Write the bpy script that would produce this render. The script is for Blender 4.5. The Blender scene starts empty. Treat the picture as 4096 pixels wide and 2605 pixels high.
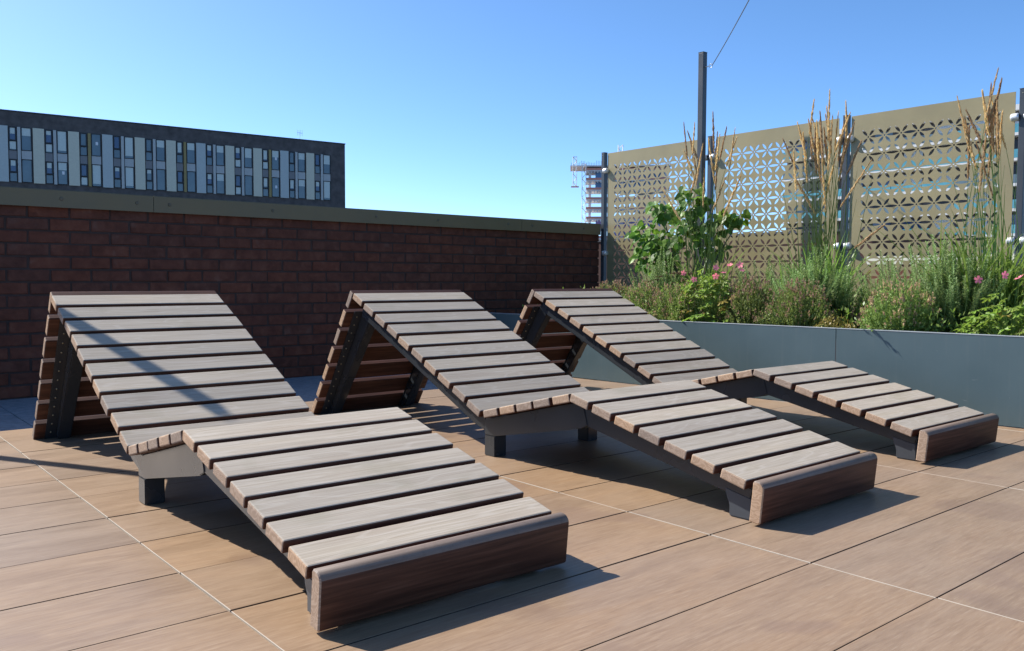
import bpy, bmesh, math, random
from mathutils import Vector, Matrix, Euler
from mathutils.geometry import delaunay_2d_cdt
random.seed(7)
S = bpy.context.scene
COL = S.collection
R = math.radians

# ------------------------------------------------------------------ camera
# world: X runs along the brick wall, Y runs from the camera to the wall
cd = bpy.data.cameras.new('camera'); cam = bpy.data.objects.new('camera', cd); COL.objects.link(cam)
cd.sensor_width = 36.0; cd.lens = 30.30; cd.clip_start = 0.05; cd.clip_end = 4000
cam.matrix_world = (Matrix.Translation((0, 0, 0.6832)) @ Matrix.Rotation(-R(39.95), 4, 'Z')
                    @ Matrix.Rotation(math.pi/2 - 0.0532, 4, 'X') @ Matrix.Rotation(0.0032, 4, 'Z'))
S.camera = cam

# ------------------------------------------------------------------ light
SUN_D = Vector((0.42, -1.0, -0.99)).normalized()          # direction the light travels
W = bpy.data.worlds.new('World'); S.world = W; W.use_nodes = True
wn = W.node_tree.nodes; wl = W.node_tree.links
bg = wn['Background']
sky = wn.new('ShaderNodeTexSky'); sky.sky_type = 'NISHITA'; sky.sun_disc = False
sky.sun_elevation = math.asin(-SUN_D.z); sky.sun_rotation = math.atan2(-SUN_D.x, -SUN_D.y)
sky.air_density = 0.57; sky.dust_density = 0.85; sky.ozone_density = 4.7; sky.altitude = 570
hs = wn.new('ShaderNodeHueSaturation'); hs.inputs['Saturation'].default_value = 1.10; hs.inputs['Hue'].default_value = 0.496
wl.new(sky.outputs[0], hs.inputs['Color']); wl.new(hs.outputs[0], bg.inputs[0]); bg.inputs[1].default_value = 0.145
sd = bpy.data.lights.new('sun', 'SUN'); sd.energy = 4.6; sd.angle = R(0.5); sd.color = (1.0, 0.955, 0.89)
sun = bpy.data.objects.new('sun', sd); COL.objects.link(sun)
sun.rotation_euler = SUN_D.to_track_quat('-Z', 'Y').to_euler(); sun.location = (-6, 14, 14)
S.view_settings.view_transform = 'Standard'; S.view_settings.look = 'None'
S.view_settings.exposure = 0.84; S.view_settings.gamma = 1.0; S.view_settings.use_curve_mapping = False

# ------------------------------------------------------------------ helpers
def lin(r, g, b):
    f = lambda c: c/12.92 if c <= 0.04045 else ((c+0.055)/1.055)**2.4
    return (f(r/255), f(g/255), f(b/255), 1)

def link(o, parent=None):
    COL.objects.link(o)
    if parent is not None: o.parent = parent
    return o

def tag(o, label=None, cat=None, group=None, kind=None):
    if label: o['label'] = label
    if cat: o['category'] = cat
    if group: o['group'] = group
    if kind: o['kind'] = kind
    return o

def empty(name, loc, rz=0, parent=None):
    o = bpy.data.objects.new(name, None); o.location = loc; o.rotation_euler = (0, 0, rz)
    o.empty_display_size = 0.1
    return link(o, parent)

def obj(name, me, parent=None, loc=(0, 0, 0), rot=(0, 0, 0), sc=(1, 1, 1)):
    o = bpy.data.objects.new(name, me); o.location = loc; o.rotation_euler = rot; o.scale = sc
    return link(o, parent)

def mesh(name, verts, faces, mats=(), midx=None, smooth=False):
    me = bpy.data.meshes.new(name); me.from_pydata([tuple(v) for v in verts], [], faces)
    for m in mats: me.materials.append(m)
    if midx:
        for p, i in zip(me.polygons, midx): p.material_index = i
    if smooth:
        for p in me.polygons: p.use_smooth = True
    me.update(); return me

def from_bm(name, bm, mats=(), smooth=False):
    me = bpy.data.meshes.new(name); bm.normal_update(); bm.to_mesh(me); bm.free()
    for m in mats: me.materials.append(m)
    if smooth:
        for p in me.polygons: p.use_smooth = True
    me.update(); return me

def bm_box(bm, x0, x1, y0, y1, z0, z1, mi=0):
    v = [bm.verts.new(c) for c in ((x0,y0,z0),(x1,y0,z0),(x1,y1,z0),(x0,y1,z0),(x0,y0,z1),(x1,y0,z1),(x1,y1,z1),(x0,y1,z1))]
    fs = []
    for f in ((3,2,1,0),(4,5,6,7),(0,1,5,4),(1,2,6,5),(2,3,7,6),(3,0,4,7)):
        fc = bm.faces.new([v[i] for i in f]); fc.material_index = mi; fs.append(fc)
    return fs

def box(name, x0, x1, y0, y1, z0, z1, mats, bevel=0, seg=1):
    bm = bmesh.new(); bm_box(bm, x0, x1, y0, y1, z0, z1)
    if bevel: bmesh.ops.bevel(bm, geom=bm.edges[:], offset=bevel, segments=seg, affect='EDGES', profile=0.6)
    return from_bm(name, bm, mats)

def bm_tube(bm, pts, rad, n=4, mi=0):
    """tube through points; rad is a number or a list"""
    rings = []
    for i, p in enumerate(pts):
        p = Vector(p); a = Vector(pts[max(i-1, 0)]); b = Vector(pts[min(i+1, len(pts)-1)])
        d = (b-a).normalized(); u = d.cross(Vector((0.3, 0.9, 0.2)))
        if u.length < 1e-4: u = d.cross(Vector((1, 0, 0)))
        u.normalize(); w = d.cross(u); r = rad[i] if isinstance(rad, (list, tuple)) else rad
        rings.append([bm.verts.new(p + u*(r*math.cos(2*math.pi*k/n)) + w*(r*math.sin(2*math.pi*k/n))) for k in range(n)])
    for a, b in zip(rings[:-1], rings[1:]):
        for k in range(n):
            f = bm.faces.new((a[k], a[(k+1) % n], b[(k+1) % n], b[k])); f.material_index = mi
    for r, rev in ((rings[0], True), (rings[-1], False)):
        if n >= 3:
            f = bm.faces.new(r[::-1] if rev else r); f.material_index = mi

def prism_x(bm, poly, x0, x1, mi=0):
    """extrude a (y,z) polygon along x"""
    a = [bm.verts.new((x0, y, z)) for y, z in poly]; b = [bm.verts.new((x1, y, z)) for y, z in poly]
    n = len(poly)
    fs = [bm.faces.new(a), bm.faces.new(b[::-1])]
    for i in range(n): fs.append(bm.faces.new((a[i], b[i], b[(i+1) % n], a[(i+1) % n])))
    for f in fs: f.material_index = mi
    bmesh.ops.recalc_face_normals(bm, faces=bm.faces[:])

# ------------------------------------------------------------------ materials
class N:
    def __init__(s, name, rough=0.6, spec=0.4, metal=0.0):
        s.m = bpy.data.materials.new(name); s.m.use_nodes = True
        s.t = s.m.node_tree; s.b = s.t.nodes['Principled BSDF']
        s.b.inputs['Roughness'].default_value = rough
        s.b.inputs['Specular IOR Level'].default_value = spec
        s.b.inputs['Metallic'].default_value = metal
    def n(s, t, **k):
        nd = s.t.nodes.new(t)
        for a, v in k.items(): setattr(nd, a, v)
        return nd
    def l(s, a, b): s.t.links.new(a, b)
    def coords(s, scale=(1, 1, 1), rnd=0.0, kind='Object'):
        tc = s.n('ShaderNodeTexCoord'); v = tc.outputs[kind]
        if rnd:
            oi = s.n('ShaderNodeObjectInfo'); mu = s.n('ShaderNodeMath', operation='MULTIPLY'); mu.inputs[1].default_value = rnd
            s.l(oi.outputs['Random'], mu.inputs[0])
            ad = s.n('ShaderNodeVectorMath', operation='ADD'); s.l(v, ad.inputs[0]); s.l(mu.outputs[0], ad.inputs[1]); v = ad.outputs[0]
        mp = s.n('ShaderNodeMapping'); mp.inputs['Scale'].default_value = scale; s.l(v, mp.inputs['Vector'])
        return mp.outputs[0]
    def noise(s, vec, scale=5, detail=4, rough=0.55, dist=0):
        nd = s.n('ShaderNodeTexNoise'); s.l(vec, nd.inputs['Vector'])
        nd.inputs['Scale'].default_value = scale; nd.inputs['Detail'].default_value = detail
        nd.inputs['Roughness'].default_value = rough; nd.inputs['Distortion'].default_value = dist
        return nd.outputs[0]
    def ramp(s, fac, stops):
        r = s.n('ShaderNodeValToRGB'); s.l(fac, r.inputs[0]); e = r.color_ramp.elements
        while len(e) < len(stops): e.new(0.5)
        for el, (p, c) in zip(e, stops): el.position = p; el.color = c
        return r.outputs[0]
    def mix(s, fac, a, b, mode='MIX'):
        m = s.n('ShaderNodeMix', data_type='RGBA', blend_type=mode)
        for inp, v in ((m.inputs[0], fac), (m.inputs[6], a), (m.inputs[7], b)):
            if isinstance(v, (int, float, tuple)): inp.default_value = v
            else: s.l(v, inp)
        return m.outputs[2]
    def rand(s):
        return s.n('ShaderNodeObjectInfo').outputs['Random']
    def hsv(s, col, h=None, sat=None, v=None):
        nd = s.n('ShaderNodeHueSaturation'); s.l(col, nd.inputs['Color'])
        for key, val in (('Hue', h), ('Saturation', sat), ('Value', v)):
            if val is None: continue
            if isinstance(val, (int, float)): nd.inputs[key].default_value = val
            else: s.l(val, nd.inputs[key])
        return nd.outputs[0]
    def maprange(s, v, a, b, c=0.0, d=1.0):
        nd = s.n('ShaderNodeMapRange'); s.l(v, nd.inputs[0])
        for i, x in enumerate((c, d, a, b)): nd.inputs[i+1].default_value = x
        return nd.outputs[0]
    def col(s, c):
        if isinstance(c, tuple): s.b.inputs['Base Color'].default_value = c
        else: s.l(c, s.b.inputs['Base Color'])
        return s
    def bump(s, h, strength=0.3, dist=0.01):
        bp = s.n('ShaderNodeBump'); bp.inputs['Strength'].default_value = strength; bp.inputs['Distance'].default_value = dist
        s.l(h, bp.inputs['Height']); s.l(bp.outputs[0], s.b.inputs['Normal']); return s
    def roughness(s, v): s.l(v, s.b.inputs['Roughness']); return s

def plain(name, c, rough=0.5, spec=0.4, metal=0, var=0.12, scale=8, bump=0, rnd=3.0):
    n = N(name, rough, spec, metal); v = n.coords((1, 1, 1), rnd)
    no = n.noise(v, scale, 5)
    c2 = tuple(x*(1-var) for x in c[:3])+(1,); c3 = tuple(min(1, x*(1+var)) for x in c[:3])+(1,)
    n.col(n.ramp(no, [(0.3, c2), (0.7, c3)]))
    if bump: n.bump(n.noise(v, scale*6, 4), bump, 0.004)
    return n.m

def wood_top():
    n = N('weathered_timber', 0.78, 0.2)
    v = n.coords((1, 1, 1), 37.0)
    st = n.n('ShaderNodeMapping'); st.inputs['Scale'].default_value = (1.5, 130, 45); n.l(v, st.inputs[0])
    fine = n.noise(st.outputs[0], 2.6, 7, 0.62, 0.4)
    st2 = n.n('ShaderNodeMapping'); st2.inputs['Scale'].default_value = (0.9, 9, 3); n.l(v, st2.inputs[0])
    broad = n.noise(st2.outputs[0], 1.7, 3, 0.5, 0.6)
    # cathedral figure: contour lines of a stretched height field
    st3 = n.n('ShaderNodeMapping'); st3.inputs['Scale'].default_value = (1.6, 11, 4); n.l(v, st3.inputs[0])
    fld = n.noise(st3.outputs[0], 1.0, 2, 0.4, 0.25)
    mu = n.n('ShaderNodeMath', operation='MULTIPLY'); mu.inputs[1].default_value = 95.0; n.l(fld, mu.inputs[0])
    sn = n.n('ShaderNodeMath', operation='SINE'); n.l(mu.outputs[0], sn.inputs[0])
    ring = n.maprange(sn.outputs[0], 0.0, 1.0, 0.55, 1.0)
    base = n.ramp(fine, [(0.22, (0.235, 0.196, 0.152, 1)), (0.5, (0.362, 0.312, 0.250, 1)), (0.8, (0.465, 0.410, 0.338, 1))])
    tint = n.ramp(broad, [(0.25, (0.84, 0.79, 0.76, 1)), (0.5, (1, 1, 1, 1)), (0.8, (1.04, 1.0, 0.93, 1))])
    c = n.mix(0.8, base, tint, 'MULTIPLY')
    rf = n.n('ShaderNodeMath', operation='MULTIPLY'); n.l(ring, rf.inputs[0]); rf.inputs[1].default_value = 0.17
    c = n.mix(rf.outputs[0], c, (0.56, 0.515, 0.455, 1))
    sp = n.noise(v, 90, 2, 0.5)
    spk = n.maprange(sp, 0.0, 0.22, 0.70, 0.8)
    c = n.mix(spk, c, (0.11, 0.085, 0.07, 1))
    # greenish algae bloom in a few places
    al = n.maprange(n.noise(v, 5.5, 3, 0.5), 0.0, 0.35, 0.58, 0.75)
    c = n.mix(al, c, (0.215, 0.20, 0.13, 1))
    n.col(n.hsv(c, v=n.maprange(n.rand(), 0.84, 1.13), sat=n.maprange(n.rand(), 0.90, 1.10)))
    n.bump(fine, 0.35, 0.0016)
    return n.m

def wood_board():
    n = N('end_board_timber', 0.55, 0.35); v = n.coords((1, 1, 1), 11.0)
    st = n.n('ShaderNodeMapping'); st.inputs['Scale'].default_value = (2, 40, 40); n.l(v, st.inputs[0])
    f = n.noise(st.outputs[0], 2.2, 7, 0.65, 0.3)
    c = n.ramp(f, [(0.3, (0.135, 0.092, 0.066, 1)), (0.55, (0.195, 0.145, 0.112, 1)), (0.8, (0.27, 0.20, 0.15, 1))])
    c = n.mix(n.maprange(n.noise(v, 35, 4, 0.6), 0.0, 0.5, 0.55, 0.8), c, (0.10, 0.065, 0.045, 1))
    n.col(c); n.bump(f, 0.3, 0.0015); return n.m

def wood_side():
    n = N('brown_timber_side', 0.6, 0.3)  # brown sides, darkened further to deepen faces turned from the sun
    v = n.coords((1, 1, 1), 21.0)
    st = n.n('ShaderNodeMapping'); st.inputs['Scale'].default_value = (2, 30, 55); n.l(v, st.inputs[0])
    fine = n.noise(st.outputs[0], 2.2, 6, 0.6, 0.3)
    c = n.ramp(fine, [(0.3, (0.040, 0.0145, 0.0075, 1)), (0.55, (0.088, 0.034, 0.0185, 1)), (0.8, (0.15, 0.066, 0.039, 1))])
    n.col(n.hsv(c, v=n.maprange(n.rand(), 0.85, 1.15))); n.bump(fine, 0.25, 0.0012)
    return n.m

def wood_end():
    n = N('timber_end_grain', 0.75, 0.2)
    v = n.coords((1, 1, 1), 13.0)
    st = n.n('ShaderNodeMapping'); st.inputs['Scale'].default_value = (6, 18, 26); n.l(v, st.inputs[0])
    fld = n.noise(st.outputs[0], 1.2, 2, 0.4, 0.5)
    mu = n.n('ShaderNodeMath', operation='MULTIPLY'); mu.inputs[1].default_value = 60.0; n.l(fld, mu.inputs[0])
    sn = n.n('ShaderNodeMath', operation='SINE'); n.l(mu.outputs[0], sn.inputs[0])
    ring = n.maprange(sn.outputs[0], 0.0, 1.0, -0.4, 1.0)
    c = n.mix(ring, (0.33, 0.232, 0.162, 1), (0.43, 0.315, 0.23, 1))
    c = n.mix(n.maprange(n.noise(v, 18, 3), 0, 0.3, 0.45, 0.8), c, (0.24, 0.165, 0.115, 1))
    n.col(n.hsv(c, v=n.maprange(n.rand(), 0.75, 1.2), sat=n.maprange(n.rand(), 0.8, 1.2)))
    return n.m

def tile_mat():
    n = N('wood_look_porcelain', 0.5, 0.42)
    v = n.coords((1, 1, 1), 53.0)
    st = n.n('ShaderNodeMapping'); st.inputs['Scale'].default_value = (3.4, 46, 1); n.l(v, st.inputs[0])
    fine = n.noise(st.outputs[0], 2.6, 8, 0.66, 0.7)
    st2 = n.n('ShaderNodeMapping'); st2.inputs['Scale'].default_value = (1.0, 5, 1); n.l(v, st2.inputs[0])
    broad = n.noise(st2.outputs[0], 2.0, 4, 0.55, 0.8)
    st3 = n.n('ShaderNodeMapping'); st3.inputs['Scale'].default_value = (13, 230, 1); n.l(v, st3.inputs[0])
    fleck = n.noise(st3.outputs[0], 1.6, 3, 0.6)
    c = n.ramp(fine, [(0.25, (0.205, 0.126, 0.070, 1)), (0.5, (0.258, 0.166, 0.096, 1)), (0.78, (0.318, 0.216, 0.132, 1))])
    t = n.ramp(broad, [(0.22, (0.80, 0.78, 0.77, 1)), (0.5, (1, 1, 1, 1)), (0.82, (1.06, 1.0, 0.90, 1))])
    c = n.mix(0.85, c, t, 'MULTIPLY')
    c = n.mix(n.maprange(fleck, 0.0, 0.42, 0.56, 0.76), c, (0.41, 0.305, 0.205, 1))
    c = n.mix(n.maprange(fleck, 0.34, 0.0, 0.26, 0.42), c, (0.115, 0.066, 0.04, 1))
    # worn, pale dusty film and old spill marks, in world space so they run across joints
    g = n.n('ShaderNodeNewGeometry'); wv = g.outputs['Position']
    dust = n.maprange(n.noise(wv, 1.1, 6, 0.65, 0.4), 0.0, 0.26, 0.42, 0.72)
    c = n.mix(dust, c, (0.36, 0.275, 0.20, 1))
    st4 = n.noise(wv, 3.1, 2, 0.4, 0.3)
    c = n.mix(n.maprange(st4, 0.0, 0.32, 0.62, 0.67), c, (0.17, 0.105, 0.075, 1))
    n.col(n.hsv(c, v=n.maprange(n.rand(), 0.93, 1.09), sat=n.maprange(n.rand(), 0.84, 1.02)))
    n.bump(fine, 0.2, 0.001)
    n.roughness(n.maprange(broad, 0.36, 0.52, 0.2, 0.8))
    return n.m

def brick_mat():
    n = N('red_brick', 0.85, 0.2)
    v = n.coords((1, 1, 1), 29.0)
    a = n.noise(v, 14, 5, 0.6, 0.3); b = n.noise(v, 60, 4, 0.6)
    c = n.ramp(a, [(0.28, (0.078, 0.0255, 0.0150, 1)), (0.52, (0.114, 0.0375, 0.0215, 1)), (0.78, (0.155, 0.058, 0.034, 1))])
    c = n.mix(n.maprange(b, 0.0, 0.55, 0.58, 0.8), c, (0.115, 0.055, 0.042, 1))
    c = n.mix(n.maprange(n.noise(v, 7, 3), 0.0, 0.35, 0.66, 0.80), c, (0.15, 0.115, 0.10, 1))
    n.col(n.hsv(c, v=n.maprange(n.rand(), 0.86, 1.10), sat=n.maprange(n.rand(), 0.86, 0.96)))
    n.bump(b, 0.6, 0.004)
    return n.m

def painted(name, c, rough=0.42, spec=0.4, scuff=0.15, metal=0):
    n = N(name, rough, spec, metal); v = n.coords((1, 1, 1), 5.0)
    no = n.noise(v, 3, 4); dk = tuple(x*0.9 for x in c[:3])+(1,); lt = tuple(min(1, x*1.08) for x in c[:3])+(1,)
    cc = n.ramp(no, [(0.3, dk), (0.7, lt)])
    sc = n.n('ShaderNodeMapping'); sc.inputs['Scale'].default_value = (1, 6, 40); n.l(v, sc.inputs[0])
    s1 = n.maprange(n.noise(sc.outputs[0], 4, 3, 0.7), 0, scuff, 0.72, 0.80)
    cc = n.mix(s1, cc, (0.4, 0.4, 0.4, 1)); n.col(cc)
    n.roughness(n.maprange(no, rough*0.85, rough*1.2, 0.3, 0.7))
    return n.m

def planter_mat():
    n = N('slate_blue_planter', 0.36, 0.5); v = n.coords((1, 1, 1), 5.0)
    no = n.noise(v, 2.2, 5, 0.6)
    c = n.ramp(no, [(0.3, (0.072, 0.111, 0.120, 1)), (0.7, (0.086, 0.130, 0.139, 1))])
    m1 = n.n('ShaderNodeMapping'); m1.inputs['Scale'].default_value = (1, 22, 1.2); n.l(v, m1.inputs[0])
    c = n.mix(n.maprange(n.noise(m1.outputs[0], 2.0, 4, 0.6), 0.0, 0.16, 0.55, 0.78), c, (0.17, 0.18, 0.17, 1))
    m2 = n.n('ShaderNodeMapping'); m2.inputs['Scale'].default_value = (1, 3, 30); m2.inputs['Rotation'].default_value = (0.5, 0, 0); n.l(v, m2.inputs[0])
    c = n.mix(n.maprange(n.noise(m2.outputs[0], 3.0, 2, 0.5), 0.0, 0.5, 0.76, 0.79), c, (0.25, 0.28, 0.29, 1))
    c = n.mix(n.maprange(n.noise(v, 130, 2), 0.0, 0.5, 0.74, 0.80), c, (0.25, 0.27, 0.27, 1))
    sx = n.n('ShaderNodeSeparateXYZ'); n.l(v, sx.inputs[0])
    n.col(c); n.roughness(n.maprange(no, 0.30, 0.46, 0.3, 0.7)); n.bump(n.noise(v, 1.2, 2), 0.15, 0.01)
    return n.m

def leaf_mat(name, c, c2, trans=0.35, rough=0.5, spec=0.4):
    n = N(name, rough, spec); v = n.coords((1, 1, 1), 9.0)
    no = n.noise(v, 22, 3)
    cc = n.ramp(no, [(0.3, c), (0.72, c2)])
    cc = n.hsv(cc, v=n.maprange(n.rand(), 0.75, 1.25), h=n.maprange(n.rand(), 0.485, 0.515)); n.col(cc)
    tr = n.n('ShaderNodeBsdfTranslucent'); n.l(cc, tr.inputs[0])
    mx = n.n('ShaderNodeMixShader'); mx.inputs[0].default_value = trans
    out = n.t.nodes['Material Output']
    n.l(n.b.outputs[0], mx.inputs[1]); n.l(tr.outputs[0], mx.inputs[2]); n.l(mx.outputs[0], out.inputs[0])
    return n.m

def glass_like(name, c, rough=0.06):
    n = N(name, rough, 0.6); v = n.coords((1, 1, 1), 4.0)
    n.col(n.ramp(n.noise(v, 0.8, 3), [(0.3, tuple(x*0.7 for x in c[:3])+(1,)), (0.7, c)])); return n.m

M = dict(
    top=wood_top(), board=wood_board(), side=wood_side(), end=wood_end(), tile=tile_mat(), brick=brick_mat(),
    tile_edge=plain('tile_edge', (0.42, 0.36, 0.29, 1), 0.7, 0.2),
    tile_side=plain('tile_shaded_edge', (0.10, 0.065, 0.045, 1), 0.8, 0.2),  # long edges coloured dark as if in shadow
    under=plain('dark_underlay', (0.03, 0.028, 0.026, 1), 0.9, 0.1),
    mortar=plain('grey_mortar', (0.060, 0.044, 0.040, 1), 0.95, 0.1, scale=20, bump=0.5),
    paver=plain('grey_concrete_paver', (0.235, 0.25, 0.265, 1), 0.85, 0.2, var=0.2, scale=30, bump=0.3),
    frame=painted('black_powder_coat', (0.030, 0.034, 0.038, 1), 0.26, 0.5),
    frame_pale=painted('weathered_grey_coat', (0.29, 0.285, 0.26, 1), 0.55, 0.3),
    screw=plain('screw_metal', (0.40, 0.34, 0.22, 1), 0.35, 0.5, 0.8),
    coping=painted('bronze_coping', (0.140, 0.117, 0.062, 1), 0.45, 0.4, 0.05),
    coping_cap=plain('coping_screw_cap', (0.10, 0.09, 0.06, 1), 0.5),
    screen=painted('champagne_screen', (0.290, 0.245, 0.130, 1), 0.40, 0.45, 0.04),
    post=painted('slate_post', (0.050, 0.057, 0.066, 1), 0.38, 0.45, 0.1),
    planter=planter_mat(),
    clamp=plain('satin_aluminium', (0.74, 0.74, 0.73, 1), 0.3, 0.5, 0.35, var=0.03),
    lip=painted('planter_lip_lit', (0.30, 0.33, 0.35, 1), 0.3, 0.5, 0.05),  # paler than the panels, standing in for a sunlit top edge
    soil=plain('potting_soil', (0.035, 0.024, 0.017, 1), 0.95, 0.1, var=0.5, scale=40, bump=0.8),
    cable=plain('steel_cable', (0.20, 0.20, 0.20, 1), 0.4, 0.5, 0.6),
    ground=plain('city_ground', (0.09, 0.088, 0.085, 1), 0.9, 0.1, scale=0.05),
    deck=plain('roof_slab', (0.16, 0.155, 0.15, 1), 0.9, 0.1),
)

def bevel_box_mats(name, L, Wd, T, bev, seg, mats, x_center=False, jit=0.0):
    """box x:0..L, y:+-Wd/2, z:-T..0; mats = (top, long side, end)"""
    bm = bmesh.new(); x0 = -L/2 if x_center else 0
    bm_box(bm, x0, x0+L, -Wd/2, Wd/2, -T, 0)
    bmesh.ops.bevel(bm, geom=bm.edges[:], offset=bev, segments=seg, affect='EDGES', profile=0.5)
    bm.normal_update()
    for f in bm.faces:
        n = f.normal
        if n.z > 0.45: f.material_index = 0
        elif abs(n.x) > 0.6: f.material_index = 2
        else: f.material_index = 1
        if jit: pass
    return from_bm(name, bm, mats)

# ------------------------------------------------------------------ ground and terrace
ground = obj('ground', mesh('ground', [(-3000,-3000,0),(3000,-3000,0),(3000,3000,0),(-3000,3000,0)], [(0,1,2,3)], [M['ground']]), loc=(0, 0, -15))
tag(ground, kind='structure')
slab = obj('terrace_slab', box('terrace_slab', -9, 6.3, -9, 5.98, -15.0, -0.06, [M['deck']])); tag(slab, kind='structure')

TP, TL = 0.2989, 1.2027
TX0, TY0 = 0.674, 4.099
floor = obj('floor', mesh('floor', [(-3.2,-2.6,0),(5.75,-2.6,0),(5.75,4.398,0),(-3.2,4.398,0)], [(0,1,2,3)], [M['under']]), loc=(0, 0, -0.024))
tag(floor, kind='structure')
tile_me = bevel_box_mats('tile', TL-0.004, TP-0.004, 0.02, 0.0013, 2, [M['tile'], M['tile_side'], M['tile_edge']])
for p in tile_me.polygons:                 # short edges: pale tile body, also standing in for sunlit joints
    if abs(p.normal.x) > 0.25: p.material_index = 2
rt = random.Random(3)
for j in range(-1, 19):
    for l in range(-3, 4):
        x0 = TX0 + TL*l; yc = TY0 - TP*(j+0.5)
        if x0 > 4.4: continue
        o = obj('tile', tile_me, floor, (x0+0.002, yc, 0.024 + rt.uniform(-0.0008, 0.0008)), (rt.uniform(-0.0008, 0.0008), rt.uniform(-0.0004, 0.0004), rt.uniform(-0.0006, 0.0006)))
        if rt.random() < 0.5: o.scale = (1, 1, 1)

pav = obj('paver_strip', mesh('paver_strip', [(-3.2,4.402,0),(5.78,4.402,0),(5.78,5.66,0),(-3.2,5.66,0)], [(0,1,2,3)], [M['under']]), loc=(0, 0, -0.055))
tag(pav, kind='structure')
pv = box('paver', 0.002, 0.598, 0.002, 0.622, 0, 0.04, [M['paver']], 0.003, 1)
for i in range(-6, 10):
    for j in range(2):
        x = 0.86 + 0.6*(i) - 0.6
        if x < -3.2 or x > 5.2: continue
        obj('paver', pv, pav, (x, 4.404+0.624*j, 0.0 + rt.uniform(-0.001, 0.001)))

# ------------------------------------------------------------------ brick wall
YW = 5.65
wall = empty('brick_wall', (0, YW, 0))
tag(wall, 'dark red brick parapet wall under a bronze metal coping behind the loungers', 'wall')
obj('mortar_core', box('mortar_core', -3.2, 5.775, 0.006, 0.33, -0.06, 1.12, [M['mortar']]), wall)
brick_v = []
for k in range(5):
    bm = bmesh.new(); bm_box(bm, 0.005, 0.220, 0, 0.095, 0.005, 0.070)
    bmesh.ops.bevel(bm, geom=bm.edges[:], offset=0.004, segments=1, affect='EDGES')
    rb = random.Random(k)
    for v in bm.verts: v.co += Vector((rb.uniform(-1, 1)*0.0018, rb.uniform(-1, 1)*0.0014, rb.uniform(-1, 1)*0.0018))
    brick_v.append(from_bm('brick', bm, [M['brick']]))
half_v = []
for k in range(2):
    bm = bmesh.new(); bm_box(bm, 0.005, 0.1075, 0, 0.095, 0.005, 0.070)
    bmesh.ops.bevel(bm, geom=bm.edges[:], offset=0.004, segments=1, affect='EDGES'); half_v.append(from_bm('half_brick', bm, [M['brick']]))
LOUNGERS = [(0.7686, 3.6634, R(-0.4)), (2.0097, 3.551, R(0.6)), (3.2156, 3.638, R(0.0))]
WX0 = 0.955                                 # a vertical joint of the first full course below the coping
spots = []
rb = random.Random(11)
for c in range(-1, 15):
    off = 0.0 if c % 2 == 1 else 0.1125
    x = WX0 + off - 0.225*18
    while x < 5.76:
        half = x + 0.2 > 5.775
        if x > -3.2: spots.append((x, c*0.075 - 0.015, half))
        x += 0.225
def shown(s):
    x, z, _ = s; xc, zc, yc = x+0.11, z+0.04, YW
    if xc < 0.80: return 1e6 - xc
    for lx, ly, _r in LOUNGERS:
        t = ly/yc; xh = xc*t; zh = 0.6832+(zc-0.6832)*t
        if lx+0.05 < xh < lx+0.70 and zh < 0.60: return 1e5 + xc
    if z < 0: return 1e5 + xc
    return math.hypot(xc, yc)
spots.sort(key=shown)
rest = bmesh.new()
for i, (x, z, half) in enumerate(spots):
    dy = rb.uniform(-0.0035, 0.0025); dx = rb.uniform(-0.0015, 0.0015); dz = rb.uniform(-0.001, 0.001)
    if i < 300:
        me = half_v[i % 2] if half else brick_v[rb.randrange(5)]
        obj('brick', me, wall, (x+dx, dy, z+dz), (rb.uniform(-0.006, 0.006), 0, rb.uniform(-0.008, 0.008)))
    else:
        x1 = x+(0.1075 if half else 0.220)
        bm_box(rest, x+0.005+dx, x1+dx, dy, 0.095, z+0.005, z+0.070)
ro = obj('further_bricks', from_bm('further_bricks', rest, [M['brick']]), wall); tag(ro, kind='stuff')
# coping: folded metal sections with a drip lip
seams = [-3.2, -1.25, 1.767, 4.804, 5.772]
caps = {1: [-0.9, -0.3, 0.55, 1.241, 1.668], 2: [1.865, 2.559, 3.377, 3.942, 4.66], 3: [4.93, 5.55], 0: [-2.8, -2.0]}
cap_me = None
for i in range(4):
    x0, x1 = seams[i]+0.0015, seams[i+1]-0.0015
    bm = bmesh.new()
    prism_x(bm, [(-0.035, 1.098), (-0.035, 1.196), (-0.031, 1.201), (0.36, 1.206), (0.364, 1.10), (0.360, 1.10), (0.357, 1.197), (-0.028, 1.192), (-0.031, 1.186), (-0.031, 1.098)], x0, x1)
    co = obj('coping', from_bm('coping', bm, [M['coping']]), wall)
    if cap_me is None:
        bm = bmesh.new(); bmesh.ops.create_cone(bm, cap_ends=True, segments=14, radius1=0.011, radius2=0.0085, depth=0.005)
        bmesh.ops.rotate(bm, verts=bm.verts[:], matrix=Matrix.Rotation(math.pi/2, 3, 'X')); cap_me = from_bm('screw_cap', bm, [M['coping_cap']])
    for cx in caps[i]:
        obj('screw_cap', cap_me, co, (cx, -0.0375, 1.150))

# ------------------------------------------------------------------ loungers
LW = 0.644; ST = 0.030; SW = 0.0865
WOOD = [M['top'], M['side'], M['end']]
slat_me = bevel_box_mats('slat', LW, SW, ST, 0.0042, 2, WOOD)
AP, VAL, KN, FT = (0.0, 0.618), (0.954, 0.179), (1.446, 0.298), (2.146, 0.125)   # (u, z) on the slat tops
SUP_T, SUP_B = (-0.030, 0.632), (-0.432, 0.014)

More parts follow.
